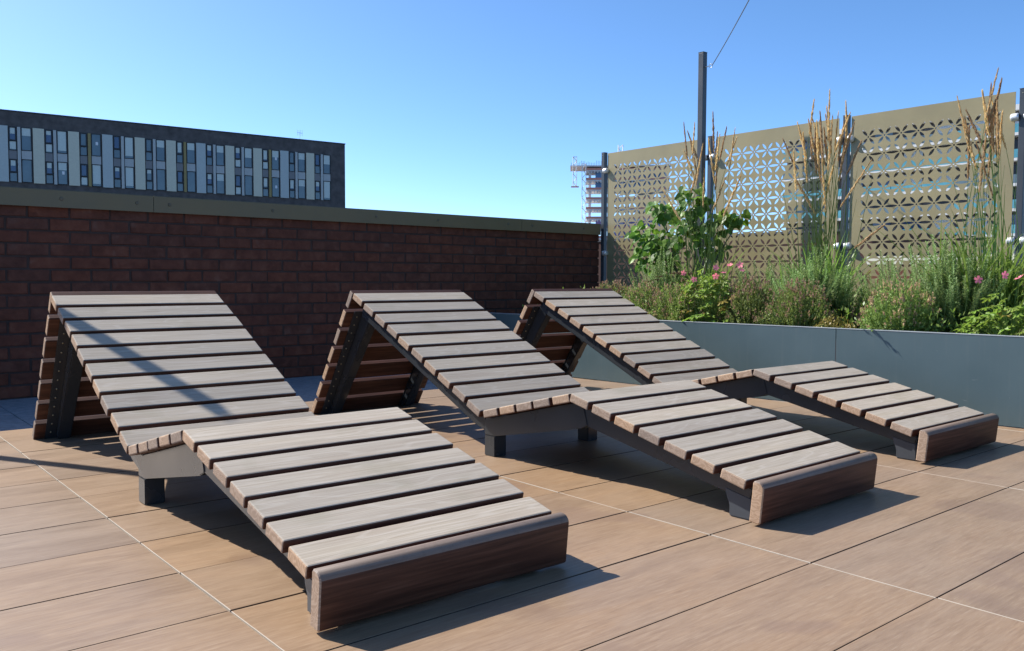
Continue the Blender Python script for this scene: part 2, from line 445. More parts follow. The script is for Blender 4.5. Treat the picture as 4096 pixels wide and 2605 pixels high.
def build_lounger(name, loc, rz, label, seat_mat, seed):
    rg = random.Random(seed)
    root = empty(name, (loc[0], loc[1], 0), rz)
    tag(root, label, 'sun lounger', 'slatted timber loungers on the terrace')
    def run(a, b, n, nm, lead=0.0, trail=0.0, flip=False):
        du, dz = b[0]-a[0], b[1]-a[1]; L = math.hypot(du, dz); e = (du/L, dz/L)
        usable = L - lead - trail; pitch = (usable - SW)/(n-1)
        th = math.atan2(-e[1], e[0]) if not flip else None
        for k in range(n):
            s = lead + SW/2 + pitch*k
            u, z = a[0]+e[0]*s, a[1]+e[1]*s
            if flip:                          # back support: weathered face looks backwards
                ang = math.atan2(dz, -du)     # local y runs down the support
                rot = (ang, 0, 0)
            else: rot = (th, 0, 0)
            obj('slat', slat_me, root, (rg.uniform(-0.0022, 0.0022), -u, z + rg.uniform(-0.0006, 0.0006)), (rot[0]+rg.uniform(-0.004, 0.004), rg.uniform(-0.0015, 0.0015), rg.uniform(-0.0015, 0.0015)))
    run(AP, VAL, 10, 'backrest slat')
    run(VAL, KN, 5, 'seat slat', 0.012, 0.014)
    run(KN, FT, 7, 'foot slat')
    run(SUP_T, SUP_B, 7, 'support slat', flip=True)
    # end board with a rounded top edge
    bm = bmesh.new()
    ang = math.atan2(0.024, 0.106)
    T2, H2 = 0.036, 0.118
    pr = [(0, 0), (0, H2-0.006), (-0.003, H2-0.0015), (-0.009, H2)]
    for k in range(1, 7):
        a = math.pi/2*k/6; pr.append((-(T2-0.020) - 0.020*math.sin(a), H2-0.020+0.020*math.cos(a)))
    pr += [(-T2, 0.005), (-T2+0.005, 0)]
    prism_x(bm, pr, -0.002, LW+0.002)
    bmesh.ops.bevel(bm, geom=[e for e in bm.edges if abs(e.verts[0].co.x-e.verts[1].co.x) < 1e-6], offset=0.003, segments=1, affect='EDGES')
    bm.normal_update()
    for f in bm.faces:
        f.material_index = 0 if f.normal.z > 0.35 else (2 if abs(f.normal.x) > 0.6 else 1)
        f.smooth = abs(f.normal.x) < 0.1
    obj('end_board', from_bm('end_board', bm, [M['board'], M['side'], M['end']]), root, (0, -2.158, 0.012), (0.10, 0, 0))
    # steel frame on each side
    def off(p, e, s, d):                      # point at distance s along e from p and d below the slat tops
        nrm = (e[1], -e[0])
        if nrm[1] > 0: nrm = (-nrm[0], -nrm[1])
        return (p[0]+e[0]*s+nrm[0]*d, p[1]+e[1]*s+nrm[1]*d)
    def unit(a, b):
        L = math.hypot(b[0]-a[0], b[1]-a[1]); return ((b[0]-a[0])/L, (b[1]-a[1])/L), L
    eb, Lb = unit(AP, VAL); es, Ls = unit(VAL, KN); ef, Lf = unit(KN, FT); eu, Lu = unit(SUP_T, SUP_B)
    t = ST + 0.001
    for s_, v0 in ((0, 0.040), (1, LW-0.040-0.054)):
        v1 = v0+0.054
        def plate(nm, poly, a=v0, b=v1, m=M['frame'], bev=0.004):
            bm = bmesh.new(); prism_x(bm, [(-u, z) for u, z in poly], a, b)
            bmesh.ops.bevel(bm, geom=bm.edges[:], offset=bev, segments=2, affect='EDGES', clamp_overlap=True)
            return obj(nm, from_bm(nm, bm, [m]), root)
        plate('back_rail', [off(AP, eb, 0.035, t), off(VAL, eb, -0.005, t), off(VAL, eb, 0.015, t+0.055), off(VAL, eb, -0.06, t+0.066), off(AP, eb, 0.055, t+0.066)])
        plate('seat_rail', [(0.938, 0.152), off(VAL, es, 0.02, t+0.002), off(KN, es, 0.012, t+0.002), off(KN, es, 0.016, t+0.085), off(KN, es, -0.02, t+0.092), (0.993, 0.082), (0.930, 0.082), (0.930, 0.13)], v0-0.002, v1+0.002, seat_mat, 0.002)
        plate('leg', [(0.9305, 0.0815), (0.9935, 0.0815), (0.9935, 0.0), (0.9305, 0.0)], v0-0.0025, v1+0.0025, seat_mat, 0.003)
        plate('foot_rail', [off(KN, ef, -0.005, t+0.001), off(FT, ef, 0.006, t+0.001), off(FT, ef, 0.004, t+0.045), off(KN, ef, 0.01, t+0.072), off(KN, ef, -0.02, t+0.05)], v0+0.001, v1-0.001)
        plate('foot', [(2.045, 0.085), (2.142, 0.065), (2.142, 0.0), (2.062, 0.0), (2.062, 0.035), (2.052, 0.055)], v0-0.001, v1-0.003, M['post'])
        # back support: flat flange screwed to the slats plus a deeper tube
        w0 = 0.040 if s_ == 0 else LW-0.040-0.095
        nrm = (eu[1]*-1, eu[0])               # towards the front
        nf = (-eu[1], eu[0]); 
        if nf[0] < 0: nf = (-nf[0], -nf[1])
        def sp(s, d): return (SUP_T[0]+eu[0]*s+nf[0]*d, SUP_T[1]+eu[1]*s+nf[1]*d)
        fl = plate('support_flange', [sp(0.10, t), sp(Lu-0.004, t), sp(Lu-0.004, t+0.005), sp(0.10, t+0.005)], w0, w0+0.095, bev=0.001)
        tube0 = w0+0.042 if s_ == 0 else w0+0.003
        plate('support_rail', [sp(0.075, t+0.0055), sp(Lu+0.002, t+0.0055), (sp(Lu+0.002, t+0.06)[0], 0.0), sp(0.085, t+0.082)], tube0, tube0+0.050)
        if s_ == 0:
            bm = bmesh.new(); bmesh.ops.create_uvsphere(bm, u_segments=8, v_segments=5, radius=0.0036); sm = from_bm('screw', bm, [M['screw']], True)
            k = 0
            while 0.13 + 0.047*k < Lu-0.01:
                u, z = sp(0.13+0.047*k, t+0.0052); obj('screw', sm, fl, (w0+0.020, -u, z)); k += 1
    # cross bars tie both sides together
    for nm, (u, z), h in (('cross_bar', (0.962, 0.115), 0.04), ('cross_bar', (2.08, 0.075), 0.03), ('cross_bar', (0.06, 0.525), 0.03)):
        obj(nm, box(nm, 0.09, LW-0.09, -u-0.012, -u+0.012, z-h/2, z+h/2, [M['frame']], 0.002), root)
    return root
build_lounger('sun_lounger', LOUNGERS[0], LOUNGERS[0][2], 'nearest slatted timber lounger at left, crossed by a diagonal post shadow', M['frame'], 1)
build_lounger('sun_lounger', LOUNGERS[1], LOUNGERS[1][2], 'slatted timber lounger in the middle of the row of three', M['frame'], 2)
build_lounger('sun_lounger', LOUNGERS[2], LOUNGERS[2][2], 'farthest slatted timber lounger, standing beside the planter', M['frame'], 3)

# ------------------------------------------------------------------ perforated screen fence
XF = 5.806
PW, PT, PB = 1.068, 1.845, 0.47            # panel width, top, bottom
CP, RP = 0.1163, 0.1222                    # star pitch
def petal(cx, cz, ang, L, wd, n=7):
    """pointed oval centred on cx,cz"""
    pts = []
    for i in range(n+1):
        t = -1+2*i/n; pts.append((t*L/2, wd/2*(1-t*t)**0.8 if abs(t) < 1 else 0))
    lower = [(x, -y) for x, y in pts[1:-1]][::-1]
    ca, sa = math.cos(ang), math.sin(ang)
    return [(cx+x*ca-y*sa, cz+x*sa+y*ca) for x, y in pts+lower]
def panel_mesh():
    cols, rows = 8, 10
    x_first = (PW-CP*(cols-1))/2; z_first = PT-0.160
    loops = [[(0, PB), (PW, PB), (PW, PT), (0, PT)]]
    holes = []
    for r in range(rows):
        for c in range(cols):
            cx, cz = x_first+CP*c, z_first-RP*r
            loops.append([(cx+0.0065*math.cos(a*math.pi/4), cz+0.0065*math.sin(a*math.pi/4)) for a in range(8)])
            holes.append(('c', cx, cz))
            if c < cols-1: loops.append(petal(cx+CP/2, cz, 0, CP*0.79, 0.0185)); holes.append(('p', cx+CP/2, cz, 0.0, CP*0.79, 0.0185))
            for sx in (-1, 1):
                for sz in (-1, 1):
                    a = math.atan2(sz*0.0525, sx*0.0445); Lp = 0.0590
                    d = 0.0105+Lp/2
                    px, pz = cx+d*math.cos(a), cz+d*math.sin(a)
                    loops.append(petal(px, pz, a, Lp, 0.0190)); holes.append(('p', px, pz, a, Lp, 0.0190))
    vs, es = [], []
    for lp in loops:
        b = len(vs); vs += [Vector(p) for p in lp]; es += [(b+i, b+(i+1) % len(lp)) for i in range(len(lp))]
    V, E, F = delaunay_2d_cdt(vs, es, [], 0, 1e-6)[:3]
    grid = {}
    for h in holes: grid.setdefault((int(h[1]/0.06), int(h[2]/0.06)), []).append(h)
    def inside(x, z):
        for i in (-1, 0, 1):
            for j in (-1, 0, 1):
                for h in grid.get((int(x/0.06)+i, int(z/0.06)+j), ()):
                    dx, dz = x-h[1], z-h[2]
                    if h[0] == 'c':
                        if dx*dx+dz*dz < 0.0065**2: return True
                    else:
                        ca, sa = math.cos(h[3]), math.sin(h[3]); u, w = dx*ca+dz*sa, -dx*sa+dz*ca
                        t = u/(h[4]/2)
                        if abs(t) < 1 and abs(w) < h[5]/2*(1-t*t)**0.8*0.985: return True
        return False
    bm = bmesh.new(); bv = [bm.verts.new((0, -v[0], v[1])) for v in V]
    for f in F:
        cx = sum(V[i][0] for i in f)/3; cz = sum(V[i][1] for i in f)/3
        if not inside(cx, cz):
            try: bm.faces.new([bv[i] for i in f])
            except ValueError: pass
    bmesh.ops.delete(bm, geom=[v for v in bm.verts if not v.link_faces], context='VERTS')
    bmesh.ops.recalc_face_normals(bm, faces=bm.faces[:])
    ext = bmesh.ops.extrude_face_region(bm, geom=bm.faces[:])
    bmesh.ops.translate(bm, verts=[g for g in ext['geom'] if isinstance(g, bmesh.types.BMVert)], vec=(0.003, 0, 0))
    bmesh.ops.recalc_face_normals(bm, faces=bm.faces[:])
    return from_bm('screen_panel', bm, [M['screen']])
panel = panel_mesh()
starts = [5.567, 4.353, 3.192, 2.012]
plabels = ['perforated bronze screen panel next to the brick wall, partly in the wall shadow',
           'perforated bronze screen panel right of the tall post, crossed by its shadow',
           'perforated bronze screen panel behind the right-hand grass plumes, between two grey posts',
           'perforated bronze screen panel cut off by the right edge of the picture']
for y, lb in zip(starts, plabels):
    o = obj('screen_panel', panel, None, (XF, y, 0)); tag(o, lb, 'screen panel', 'perforated fence panels')

def capsule(rad, ln, seg=16):
    """rounded cylinder along +y from y=0"""
    prof = [(0, rad*0.72), (-0.004, rad*0.72), (-0.0042, rad*0.96), (-0.010, rad), (-(ln-0.014), rad), (-(ln-0.006), rad*0.93), (-(ln-0.0015), rad*0.74), (-ln, rad*0.45), (-ln, 0.0001)]
    vs, fs = [], []
    for x, r in prof:
        for k in range(seg): a = 2*math.pi*k/seg; vs.append((r*math.cos(a), -x, r*math.sin(a)))
    for i in range(len(prof)-1):
        for k in range(seg): fs.append((i*seg+k, i*seg+(k+1) % seg, (i+1)*seg+(k+1) % seg, (i+1)*seg+k))
    return mesh('clamp', vs, fs, [M['clamp']], smooth=True)
clamp_me = capsule(0.025, 0.050)
lug_me = box('clamp_lug', 0.006, 0.019, -0.004, 0.014, -0.010, 0.010, [M['clamp']], 0.002)
post_me = box('post', -0.021, 0.021, -0.019, 0.019, -0.06, 1.852, [M['post']], 0.003, 2)
pcap_me = box('post_cap', -0.022, 0.022, -0.020, 0.020, 1.853, 1.857, [M['post']])
hole_me = box('fixing', -0.0225, -0.0212, -0.003, 0.003, 1.826, 1.832, [M['screw']])
posts = [(5.613, 'first fence post, standing at the end of the brick wall'),
         (4.410, 'short fence post half hidden behind the tall post and grass'),
         (3.229, 'fence post between the two right-hand screen panels'),
         (2.078, 'fence post at the right edge of the picture')]
for i, (y, lb) in enumerate(posts):
    r = empty('fence_post', (XF+0.004, y, 0)); tag(r, lb, 'fence post', 'slate grey fence posts')
    obj('post', post_me, r); obj('post_cap', pcap_me, r); obj('fixing', hole_me, r)
    for sgn in (-1, 1):
        if i == 0 and sgn == 1: continue
        for z in (1.685, 0.930):
            c = obj('clamp', clamp_me, r, (-0.0225, sgn*0.014, z), (0, 0, 0 if sgn > 0 else math.pi)); obj('clamp_lug', lug_me, c, (0.0, 0.008, 0), (0, 0, 0), (sgn, 1, 1))

# tall masts: two carry the overhead cable, one only casts a shadow
mast_me = box('mast', -0.024, 0.024, -0.024, 0.024, -0.03, 2.44, [M['post']], 0.003, 2)
mcap_me = box('mast_cap', -0.025, 0.025, -0.025, 0.025, 2.441, 2.446, [M['post']])
def eyebolt():
    bm = bmesh.new(); bm_tube(bm, [(0, -0.023, 0), (0, -0.064, 0)], 0.004, 8)
    ring = [(0.0, -0.077+0.014*math.cos(a), 0.014*math.sin(a)) for a in [2*math.pi*k/14 for k in range(15)]]
    bm_tube(bm, ring, 0.003, 6); return from_bm('eye_bolt', bm, [M['clamp']], True)
eye_me = eyebolt()
for (x, y, rz), lb in (((5.485, 4.255, 0), 'tall slate grey mast with a cable, rising from the leafy shrub'),
                       ((-0.112, 5.05, 0), 'unseen tall mast left of the view, leaned so its shadow crosses the nearest lounger'),
                       ((-0.9, -1.94, 0), 'tall mast behind the viewer holding the other cable end')):
    r = empty('cable_mast', (x, y, 0), rz); tag(r, lb, 'mast', 'tall cable masts')
    if -0.5 < x < 0.5: r.rotation_euler = (0, R(6.6), 0)  # lean chosen so this unseen mast's shadow meets both bands
    obj('mast', mast_me, r); obj('mast_cap', mcap_me, r)
    if x > 5: obj('eye_bolt', eye_me, r, (-0.0, 0, 2.33))
    if y < 0: obj('eye_bolt', eye_me, r, (0, 0, 2.40), (0, 0, math.pi))
bm = bmesh.new(); A0, B0 = Vector((5.485, 4.166, 2.33)), Vector((-0.9, -1.84, 2.40)); pts = []
for i in range(41):
    t = i/40; p = A0.lerp(B0, t); p.z -= 4*0.16*t*(1-t); pts.append(p)
bm_tube(bm, pts, 0.003, 6)
tag(obj('overhead_cable', from_bm('overhead_cable', bm, [M['cable']])), 'thin steel cable running up from the tall mast across the sky', 'cable')

# ------------------------------------------------------------------ planter
def fx(y): return 4.145 + (4.9-y)*0.0655          # front face line
pang = math.atan2(0.0655, 1.0)
pl = empty('planter', (0, 0, 0)); tag(pl, 'long slate blue metal planter full of herbs along the screen fence', 'planter')
for y1, y0 in ((5.585, 4.86), (4.856, 2.430), (2.426, 0.0), (-0.004, -2.4)):
    L = (y1-y0)/math.cos(pang)
    bm = bmesh.new()
    bm_box(bm, 0, 0.004, -L, 0, 0.004, 0.4235)
    bm_box(bm, 0.031, 0.035, -L, 0, 0.36, 0.4235)
    sp_ = obj('side_panel', from_bm('side_panel', bm, [M['planter']]), pl, (fx(y1), y1, 0), (0, 0, pang))
    obj('top_lip', box('top_lip', -0.0015, 0.036, -L, 0, 0.424, 0.4285, [M['lip']], 0.001), sp_)
rs = random.Random(5)
vs, fs = [], []
nx, ny = 14, 80
for i in range(nx+1):
    for j in range(ny+1):
        y = -2.3 + (5.55+2.3)*j/ny; x0 = fx(y)+0.036; x = x0 + (5.765-x0)*i/nx
        vs.append((x, y, 0.395 + rs.uniform(-0.012, 0.014)))
for i in range(nx):
    for j in range(ny):
        a = i*(ny+1)+j; fs.append((a, a+ny+1, a+ny+2, a+1))
so = obj('soil', mesh('soil', vs, fs, [M['soil']], smooth=True), pl)

# ------------------------------------------------------------------ plants
G = dict(
    heart=leaf_mat('heart_leaf', (0.068, 0.150, 0.022, 1), (0.125, 0.235, 0.040, 1), 0.40, 0.48, 0.35),
    heart_y=leaf_mat('heart_leaf_young', (0.15, 0.26, 0.025, 1), (0.22, 0.34, 0.04, 1), 0.48, 0.4, 0.4),
    ger=leaf_mat('cranesbill_leaf', (0.19, 0.30, 0.035, 1), (0.30, 0.42, 0.07, 1), 0.48, 0.45),
    ger_y=leaf_mat('cranesbill_leaf_old', (0.22, 0.22, 0.03, 1), (0.33, 0.20, 0.04, 1), 0.40, 0.5),
    pink=leaf_mat('pink_petal', (0.86, 0.17, 0.27, 1), (0.92, 0.32, 0.42, 1), 0.35, 0.5),
    ros=leaf_mat('rosemary_needle', (0.19, 0.30, 0.095, 1), (0.32, 0.43, 0.16, 1), 0.42, 0.5),
    ros_s=leaf_mat('rosemary_stem', (0.24, 0.29, 0.10, 1), (0.32, 0.36, 0.13, 1), 0.1, 0.6),
    thy=leaf_mat('thyme_leaf', (0.17, 0.245, 0.055, 1), (0.30, 0.385, 0.105, 1), 0.42, 0.55),
    thy_b=leaf_mat('thyme_seed_head', (0.36, 0.225, 0.13, 1), (0.52, 0.35, 0.225, 1), 0.36, 0.7),
    stalk=leaf_mat('grass_stalk', (0.18, 0.28, 0.05, 1), (0.32, 0.40, 0.10, 1), 0.32, 0.5),
    blade=leaf_mat('grass_blade', (0.15, 0.28, 0.045, 1), (0.26, 0.40, 0.085, 1), 0.48, 0.4),
    plume=leaf_mat('grass_plume', (0.62, 0.44, 0.22, 1), (0.80, 0.63, 0.38, 1), 0.5, 0.7, 0.2),
    bark=plain('shrub_bark', (0.07, 0.055, 0.04, 1), 0.8),
    yarrow=leaf_mat('dried_flower_head', (0.085, 0.038, 0.018, 1), (0.15, 0.07, 0.03, 1), 0.1, 0.8),
    sedum=leaf_mat('sedum_leaf', (0.14, 0.16, 0.03, 1), (0.30, 0.19, 0.05, 1), 0.25, 0.45),
)
SZ = 0.40
def rv(r): return Vector((r.gauss(0, 1), r.gauss(0, 1), r.gauss(0, 1)))
def frame_of(d, up=Vector((0, 0, 1))):
    d = d.normalized(); u = d.cross(up)
    if u.length < 1e-4: u = Vector((1, 0, 0))
    u.normalize(); return d, u, u.cross(d)

def heart_leaf(k):
    r = random.Random(100+k)
    half = [(0.0, 0.10), (0.13, 0.0), (0.30, -0.02), (0.46, 0.10), (0.52, 0.30), (0.46, 0.52), (0.30, 0.76), (0.12, 0.94)]
    mid = [0.10, 0.30, 0.52, 0.76, 1.05]
    vs = []; fs = []
    curl = r.uniform(0.10, 0.30); fold = r.uniform(0.15, 0.42)
    def P(x, y): return (x, y, -curl*(y**2) + abs(x)*fold + 0.03*math.sin(7*y+k))
    for m in mid: vs.append(P(0, m))
    R0 = len(vs)
    for x, y in half[1:]: vs.append(P(x, y))
    L0 = len(vs)
    for x, y in half[1:]: vs.append(P(-x, y))
    idx = [(0, 0, 1), (0, 1, 2), (0, 2, 3), ]
    strips = [(0, 0), (0, 1), (0, 2), (1, 3), (2, 4), (3, 5), (4, 6)]
    def side(B, flip):
        seq = [(0, B, B+1), (0, B+1, B+2), (0, B+2, 1), (1, B+2, B+3), (1, B+3, B+4), (1, B+4, 2), (2, B+4, B+5), (2, B+5, 3), (3, B+5, B+6), (3, B+6, 4)]
        for a in seq: fs.append(a[::-1] if flip else a)
    side(R0, False); side(L0, True)
    return vs, fs
heart_me = [mesh('leaf', *heart_leaf(k), [G['heart']], smooth=False) for k in range(4)] + [mesh('leaf', *heart_leaf(k), [G['heart_y']]) for k in range(2)]

def orient(d, n):
    """rotation whose y axis is d and z axis near n"""
    y = d.normalized(); x = y.cross(n)
    if x.length < 1e-4: x = Vector((1, 0, 0))
    x.normalize(); z = x.cross(y)
    return Matrix((x, y, z)).transposed().to_euler()

def shrub():
    r = random.Random(31)
    base = Vector((5.33, 4.22, SZ))
    root = empty('leafy_shrub', base); tag(root, 'shrub with glossy heart-shaped leaves growing around the tall mast', 'shrub')
    #   cluster centre (y, z), radii, count   at x about 5.33
    cl = [((5.30, 4.63, 1.03), (0.16, 0.13, 0.12), 30), ((5.32, 4.50, 1.22), (0.13, 0.12, 0.10), 22), ((5.34, 4.68, 0.86), (0.13, 0.10, 0.10), 18), ((5.28, 4.44, 0.92), (0.17, 0.16, 0.14), 34),
          ((5.28, 4.16, 1.30), (0.13, 0.10, 0.13), 26), ((5.26, 4.22, 1.08), (0.16, 0.16, 0.14), 30), ((5.30, 3.93, 1.12), (0.13, 0.12, 0.09), 22), ((5.32, 3.78, 1.14), (0.07, 0.07, 0.05), 6), ((5.36, 4.05, 0.94), (0.13, 0.12, 0.12), 16), ((5.24, 4.36, 0.66), (0.13, 0.14, 0.12), 18)]
    bm = bmesh.new(); lv = []
    for c, rad, n in cl:
        n = int(n*2.0); c = Vector(c)-base
        mid = c*0.5+Vector((r.uniform(-.05, .05), r.uniform(-.05, .05), 0.06))
        bm_tube(bm, [Vector((r.uniform(-.02, .02), r.uniform(-.02, .02), -0.02)), mid*0.6, mid, c*0.85, c], [0.010, 0.008, 0.006, 0.004, 0.002], 5)
        for i in range(n):
            d = rv(r).normalized(); q = c + Vector((d.x*rad[0], d.y*rad[1], d.z*rad[2]))*(r.random()**0.5)*1.05
            out = (q-c).normalized()
            hang = Vector((out.x*0.6-0.15, out.y*0.7, -0.55+out.z*0.4))+rv(r)*0.28
            nrm = Vector((-0.55, -0.20, 0.62))+rv(r)*0.36
            s = r.uniform(0.046, 0.074)
            yg = out.z > 0.30 and r.random() < 0.6 or r.random() < 0.16
            me = heart_me[4+r.randrange(2)] if yg else heart_me[r.randrange(4)]
            lv.append((Vector(q), me, orient(hang, nrm), s))
            if i % 3 == 0: bm_tube(bm, [c, (c+q)*0.5+Vector((0, 0, 0.01)), q], 0.0013, 3)
    obj('branches', from_bm('branches', bm, [G['bark']]), root)
    lv.sort(key=lambda e: (e[0]+base).length)
    vs, fs, mi = [], [], []
    for i, (q, me, eu, sc) in enumerate(lv):
        if i < 298: obj('leaf', me, root, q, eu, (sc, sc, sc)); continue
        b0 = len(vs); mt = Matrix.Translation(q) @ eu.to_matrix().to_4x4() @ Matrix.Scale(sc, 4)
        vs += [mt @ v.co for v in me.vertices]; fs += [tuple(k+b0 for k in p.vertices) for p in me.polygons]
        mi += [1 if me.materials[0] == G['heart_y'] else 0]*len(me.polygons)
    tag(obj('further_leaves', mesh('further_leaves', vs, fs, [G['heart'], G['heart_y']], mi), root), kind='stuff')
shrub()

# feather reed grass ---------------------------------------------------------
def plume_mesh(k):
    r = random.Random(200+k); vs = []; fs = []
    L = 1.0; n = 190
    for i in range(n):
        t = (i+r.random())/n
        env = 0.014 + 0.062*math.sin(math.pi*min(1, t*0.92+0.07))**0.8*(1-t*0.55)
        a = r.uniform(0, 6.283); ro = env*r.uniform(0.25, 1.0)
        c = Vector((ro*math.cos(a), ro*math.sin(a), t*L))
        d = Vector((math.cos(a)*0.22, math.sin(a)*0.22, 1)).normalized()
        u = d.cross(rv(r)).normalized(); s = r.uniform(0.04, 0.075); w = r.uniform(0.016, 0.028)
        b = len(vs); vs += [c-d*s*0.6, c+u*w, c+d*s, c-u*w]; fs.append((b, b+1, b+2, b+3))
        if i % 2: 
            u2 = d.cross(u); b = len(vs); vs += [c-d*s*0.6, c+u2*w, c+d*s, c-u2*w]; fs.append((b, b+1, b+2, b+3))
    return mesh('plume', vs, fs, [G['plume']])
plume_me = [plume_mesh(k) for k in range(5)]
def reed_grass(base, tops, label, n_extra, seed, blades=70, spread=0.05, blade_len=0.55):
    r = random.Random(seed); b = Vector(base)
    root = empty('feather_reed_grass', b); tag(root, label, 'ornamental grass', 'tall feather reed grasses')
    tops = list(tops) + [(x+r.uniform(-.07, .07), y+r.uniform(-.045, .045), z-r.uniform(0.02, 0.22)) for (x, y, z) in tops if z > 1.5 and r.random() < 0.4]
    bm = bmesh.new()
    for (x, y, z) in tops:
        tip = Vector((x, y, z))-b
        s = Vector((r.gauss(0, spread), r.gauss(0, spread), -0.01))
        ctrl = s + Vector((tip.x*0.12, tip.y*0.12, tip.z*0.62)) + Vector((r.gauss(0, .012), r.gauss(0, .012), 0))
        f = lambda t: s*(1-t)**2 + ctrl*2*t*(1-t) + tip*t*t
        Lp = r.uniform(0.20, 0.32); dl = (tip-ctrl).length*2
        t0 = max(0.55, 1-Lp/dl*1.0)
        bm_tube(bm, [f(t0*i/7) for i in range(8)]+[tip*0.6+f(t0)*0.4], [0.0024]*5+[0.0018]*2+[0.0013, 0.0009], 3)
        p0 = f(t0); d = tip-p0
        q = d.to_track_quat('Z', 'Y').to_euler(); ln = d.length; sc = r.uniform(0.10, 0.14)
        obj('plume', plume_me[r.randrange(5)], root, p0, q, (sc, sc, ln))
    for i in range(n_extra):
        a = r.uniform(0, 6.283); L = r.uniform(0.55, 1.05); ln = r.uniform(0.03, 0.16); s = Vector((r.gauss(0, spread), r.gauss(0, spread), -0.01))
        e = s+Vector((math.cos(a)*ln, math.sin(a)*ln, L)); bm_tube(bm, [s, s.lerp(e, 0.5)+Vector((-math.cos(a)*ln*.2, -math.sin(a)*ln*.2, 0)), e], [0.0028, 0.0024, 0.0008], 3)
    st = obj('stalks', from_bm('stalks', bm, [G['stalk']]), root)
    vs, fs = [], []
    for i in range(blades):
        a = r.uniform(0, 6.283); L = blade_len*r.uniform(0.55, 1.15); w = r.uniform(0.0032, 0.0068)
        d = Vector((math.cos(a), math.sin(a), 0)); s = Vector((r.gauss(0, spread), r.gauss(0, spread), 0))
        lean = r.uniform(0.15, 0.8); droop = r.uniform(0.2, 1.1); side = Vector((-d.y, d.x, 0)); prev = None
        for k in range(8):
            t = k/7; p = s + d*(L*lean*(t**1.25)) + Vector((0, 0, L*(t*0.95-droop*0.55*t*t*t)))
            ww = w*(1-t**2.2)+0.0004; b0 = len(vs); vs += [p-side*ww, p+side*ww]
            if prev is not None: fs.append((prev, prev+1, b0+1, b0))
            prev = b0
    bl = obj('blades', mesh('blades', vs, fs, [G['blade']]), root); tag(bl, kind='stuff')
def fan(cy, w, x, zlo, zhi, n, seed, lean=0):
    r = random.Random(seed); out = []
    for i in range(n):
        t = (i+0.5)/n*2-1
        y = cy + t*w + r.uniform(-0.02, 0.02) + lean
        out.append((x+r.uniform(-0.11, 0.11), y, zhi-(zhi-zlo)*(abs(t)**1.3)*r.uniform(0.3, 1.0)-r.uniform(0, 0.12)))
    return out
g1 = [(5.10, 4.12, 1.84), (5.12, 4.10, 1.78), (5.10, 4.02, 1.83), (5.09, 4.05, 1.70), (5.08, 3.93, 1.66), (5.12, 3.91, 1.70), (5.1, 3.86, 1.88), (5.13, 3.84, 1.74), (5.1, 3.74, 1.76), (5.06, 3.64, 1.73), (5.11, 3.66, 1.68), (5.05, 3.58, 1.40), (5.04, 4.26, 1.36), (5.08, 3.80, 1.60), (5.12, 3.97, 1.60)]
reed_grass((5.10, 3.92, SZ), g1, 'reed grass clump in front of the tall mast, mixed into the shrub', 26, 41, 150, 0.07, 0.62)
g2 = [(5.2, 3.35, 1.64), (5.22, 3.28, 1.55), (5.18, 3.23, 1.73), (5.2, 3.20, 1.66), (5.22, 3.16, 1.74), (5.2, 3.13, 1.74), (5.16, 3.10, 1.86), (5.2, 3.08, 1.72), (5.22, 3.06, 1.68), (5.2, 3.04, 1.76), (5.18, 3.02, 1.80), (5.15, 2.985, 1.90), (5.2, 2.99, 1.74), (5.2, 2.95, 1.76), (5.22, 2.92, 1.70), (5.2, 2.90, 1.82), (5.18, 2.86, 1.74), (5.2, 2.84, 1.68), (5.16, 2.85, 1.60), (5.2, 2.79, 1.56), (5.15, 2.70, 1.42), (5.2, 3.12, 1.5), (5.22, 2.97, 1.5), (5.1, 3.0, 1.45), (5.1, 2.58, 1.02)]
reed_grass((5.20, 3.05, SZ), g2, 'reed grass clump with the most plumes, left of the fence post between panels', 34, 42, 300, 0.085, 0.70)
g3 = [(5.1, 2.17, 1.72), (5.12, 2.15, 1.62), (5.1, 2.12, 1.64), (5.1, 2.10, 1.55), (5.08, 2.03, 1.73), (5.1, 2.02, 1.66), (5.12, 2.0, 1.70), (5.1, 1.99, 1.62), (5.08, 1.985, 1.76), (5.1, 1.96, 1.68), (5.06, 1.945, 1.83), (5.1, 1.94, 1.78), (5.12, 1.955, 1.74), (5.1, 1.93, 1.6), (5.1, 2.06, 1.45)]
reed_grass((5.10, 1.96, SZ), g3, 'reed grass clump at the right end with the highest plumes', 26, 43, 380, 0.10, 0.76)

# rosemary --------------------------------------------------------------------
def sprig_mesh(k):
    r = random.Random(300+k); bm = bmesh.new(); L = 1.0
    bend = Vector((r.uniform(-.10, .10), r.uniform(-.10, .10), 0))
    f = lambda t: Vector((0, 0, t)) + bend*t*t
    bm_tube(bm, [f(0), f(.35), f(.7), f(1)], [0.010, 0.009, 0.007, 0.003], 3, 1)
    n = 150
    for i in range(n):
        t = 0.10+0.90*(i+r.random())/n; a = i*2.4+r.uniform(-.4, .4)
        up = 0.10+0.55*t*t
        d = Vector((math.cos(a), math.sin(a), up*r.uniform(0.6, 1.3))).normalized()
        l = r.uniform(0.065, 0.11)*(1.0-0.45*t); w = 0.0085
        u = d.cross(Vector((0, 0, 1))).normalized(); p = f(t)
        vs = [bm.verts.new(c) for c in (p-u*w*0.5, p+d*l*0.55-u*w+Vector((0, 0, 0.004)), p+d*l, p+d*l*0.55+u*w+Vector((0, 0, 0.004)), p+u*w*0.5)]
        bm.faces.new(vs)
    return from_bm('sprig', bm, [G['ros'], G['ros_s']])
sprig_me = [sprig_mesh(k) for k in range(5)]
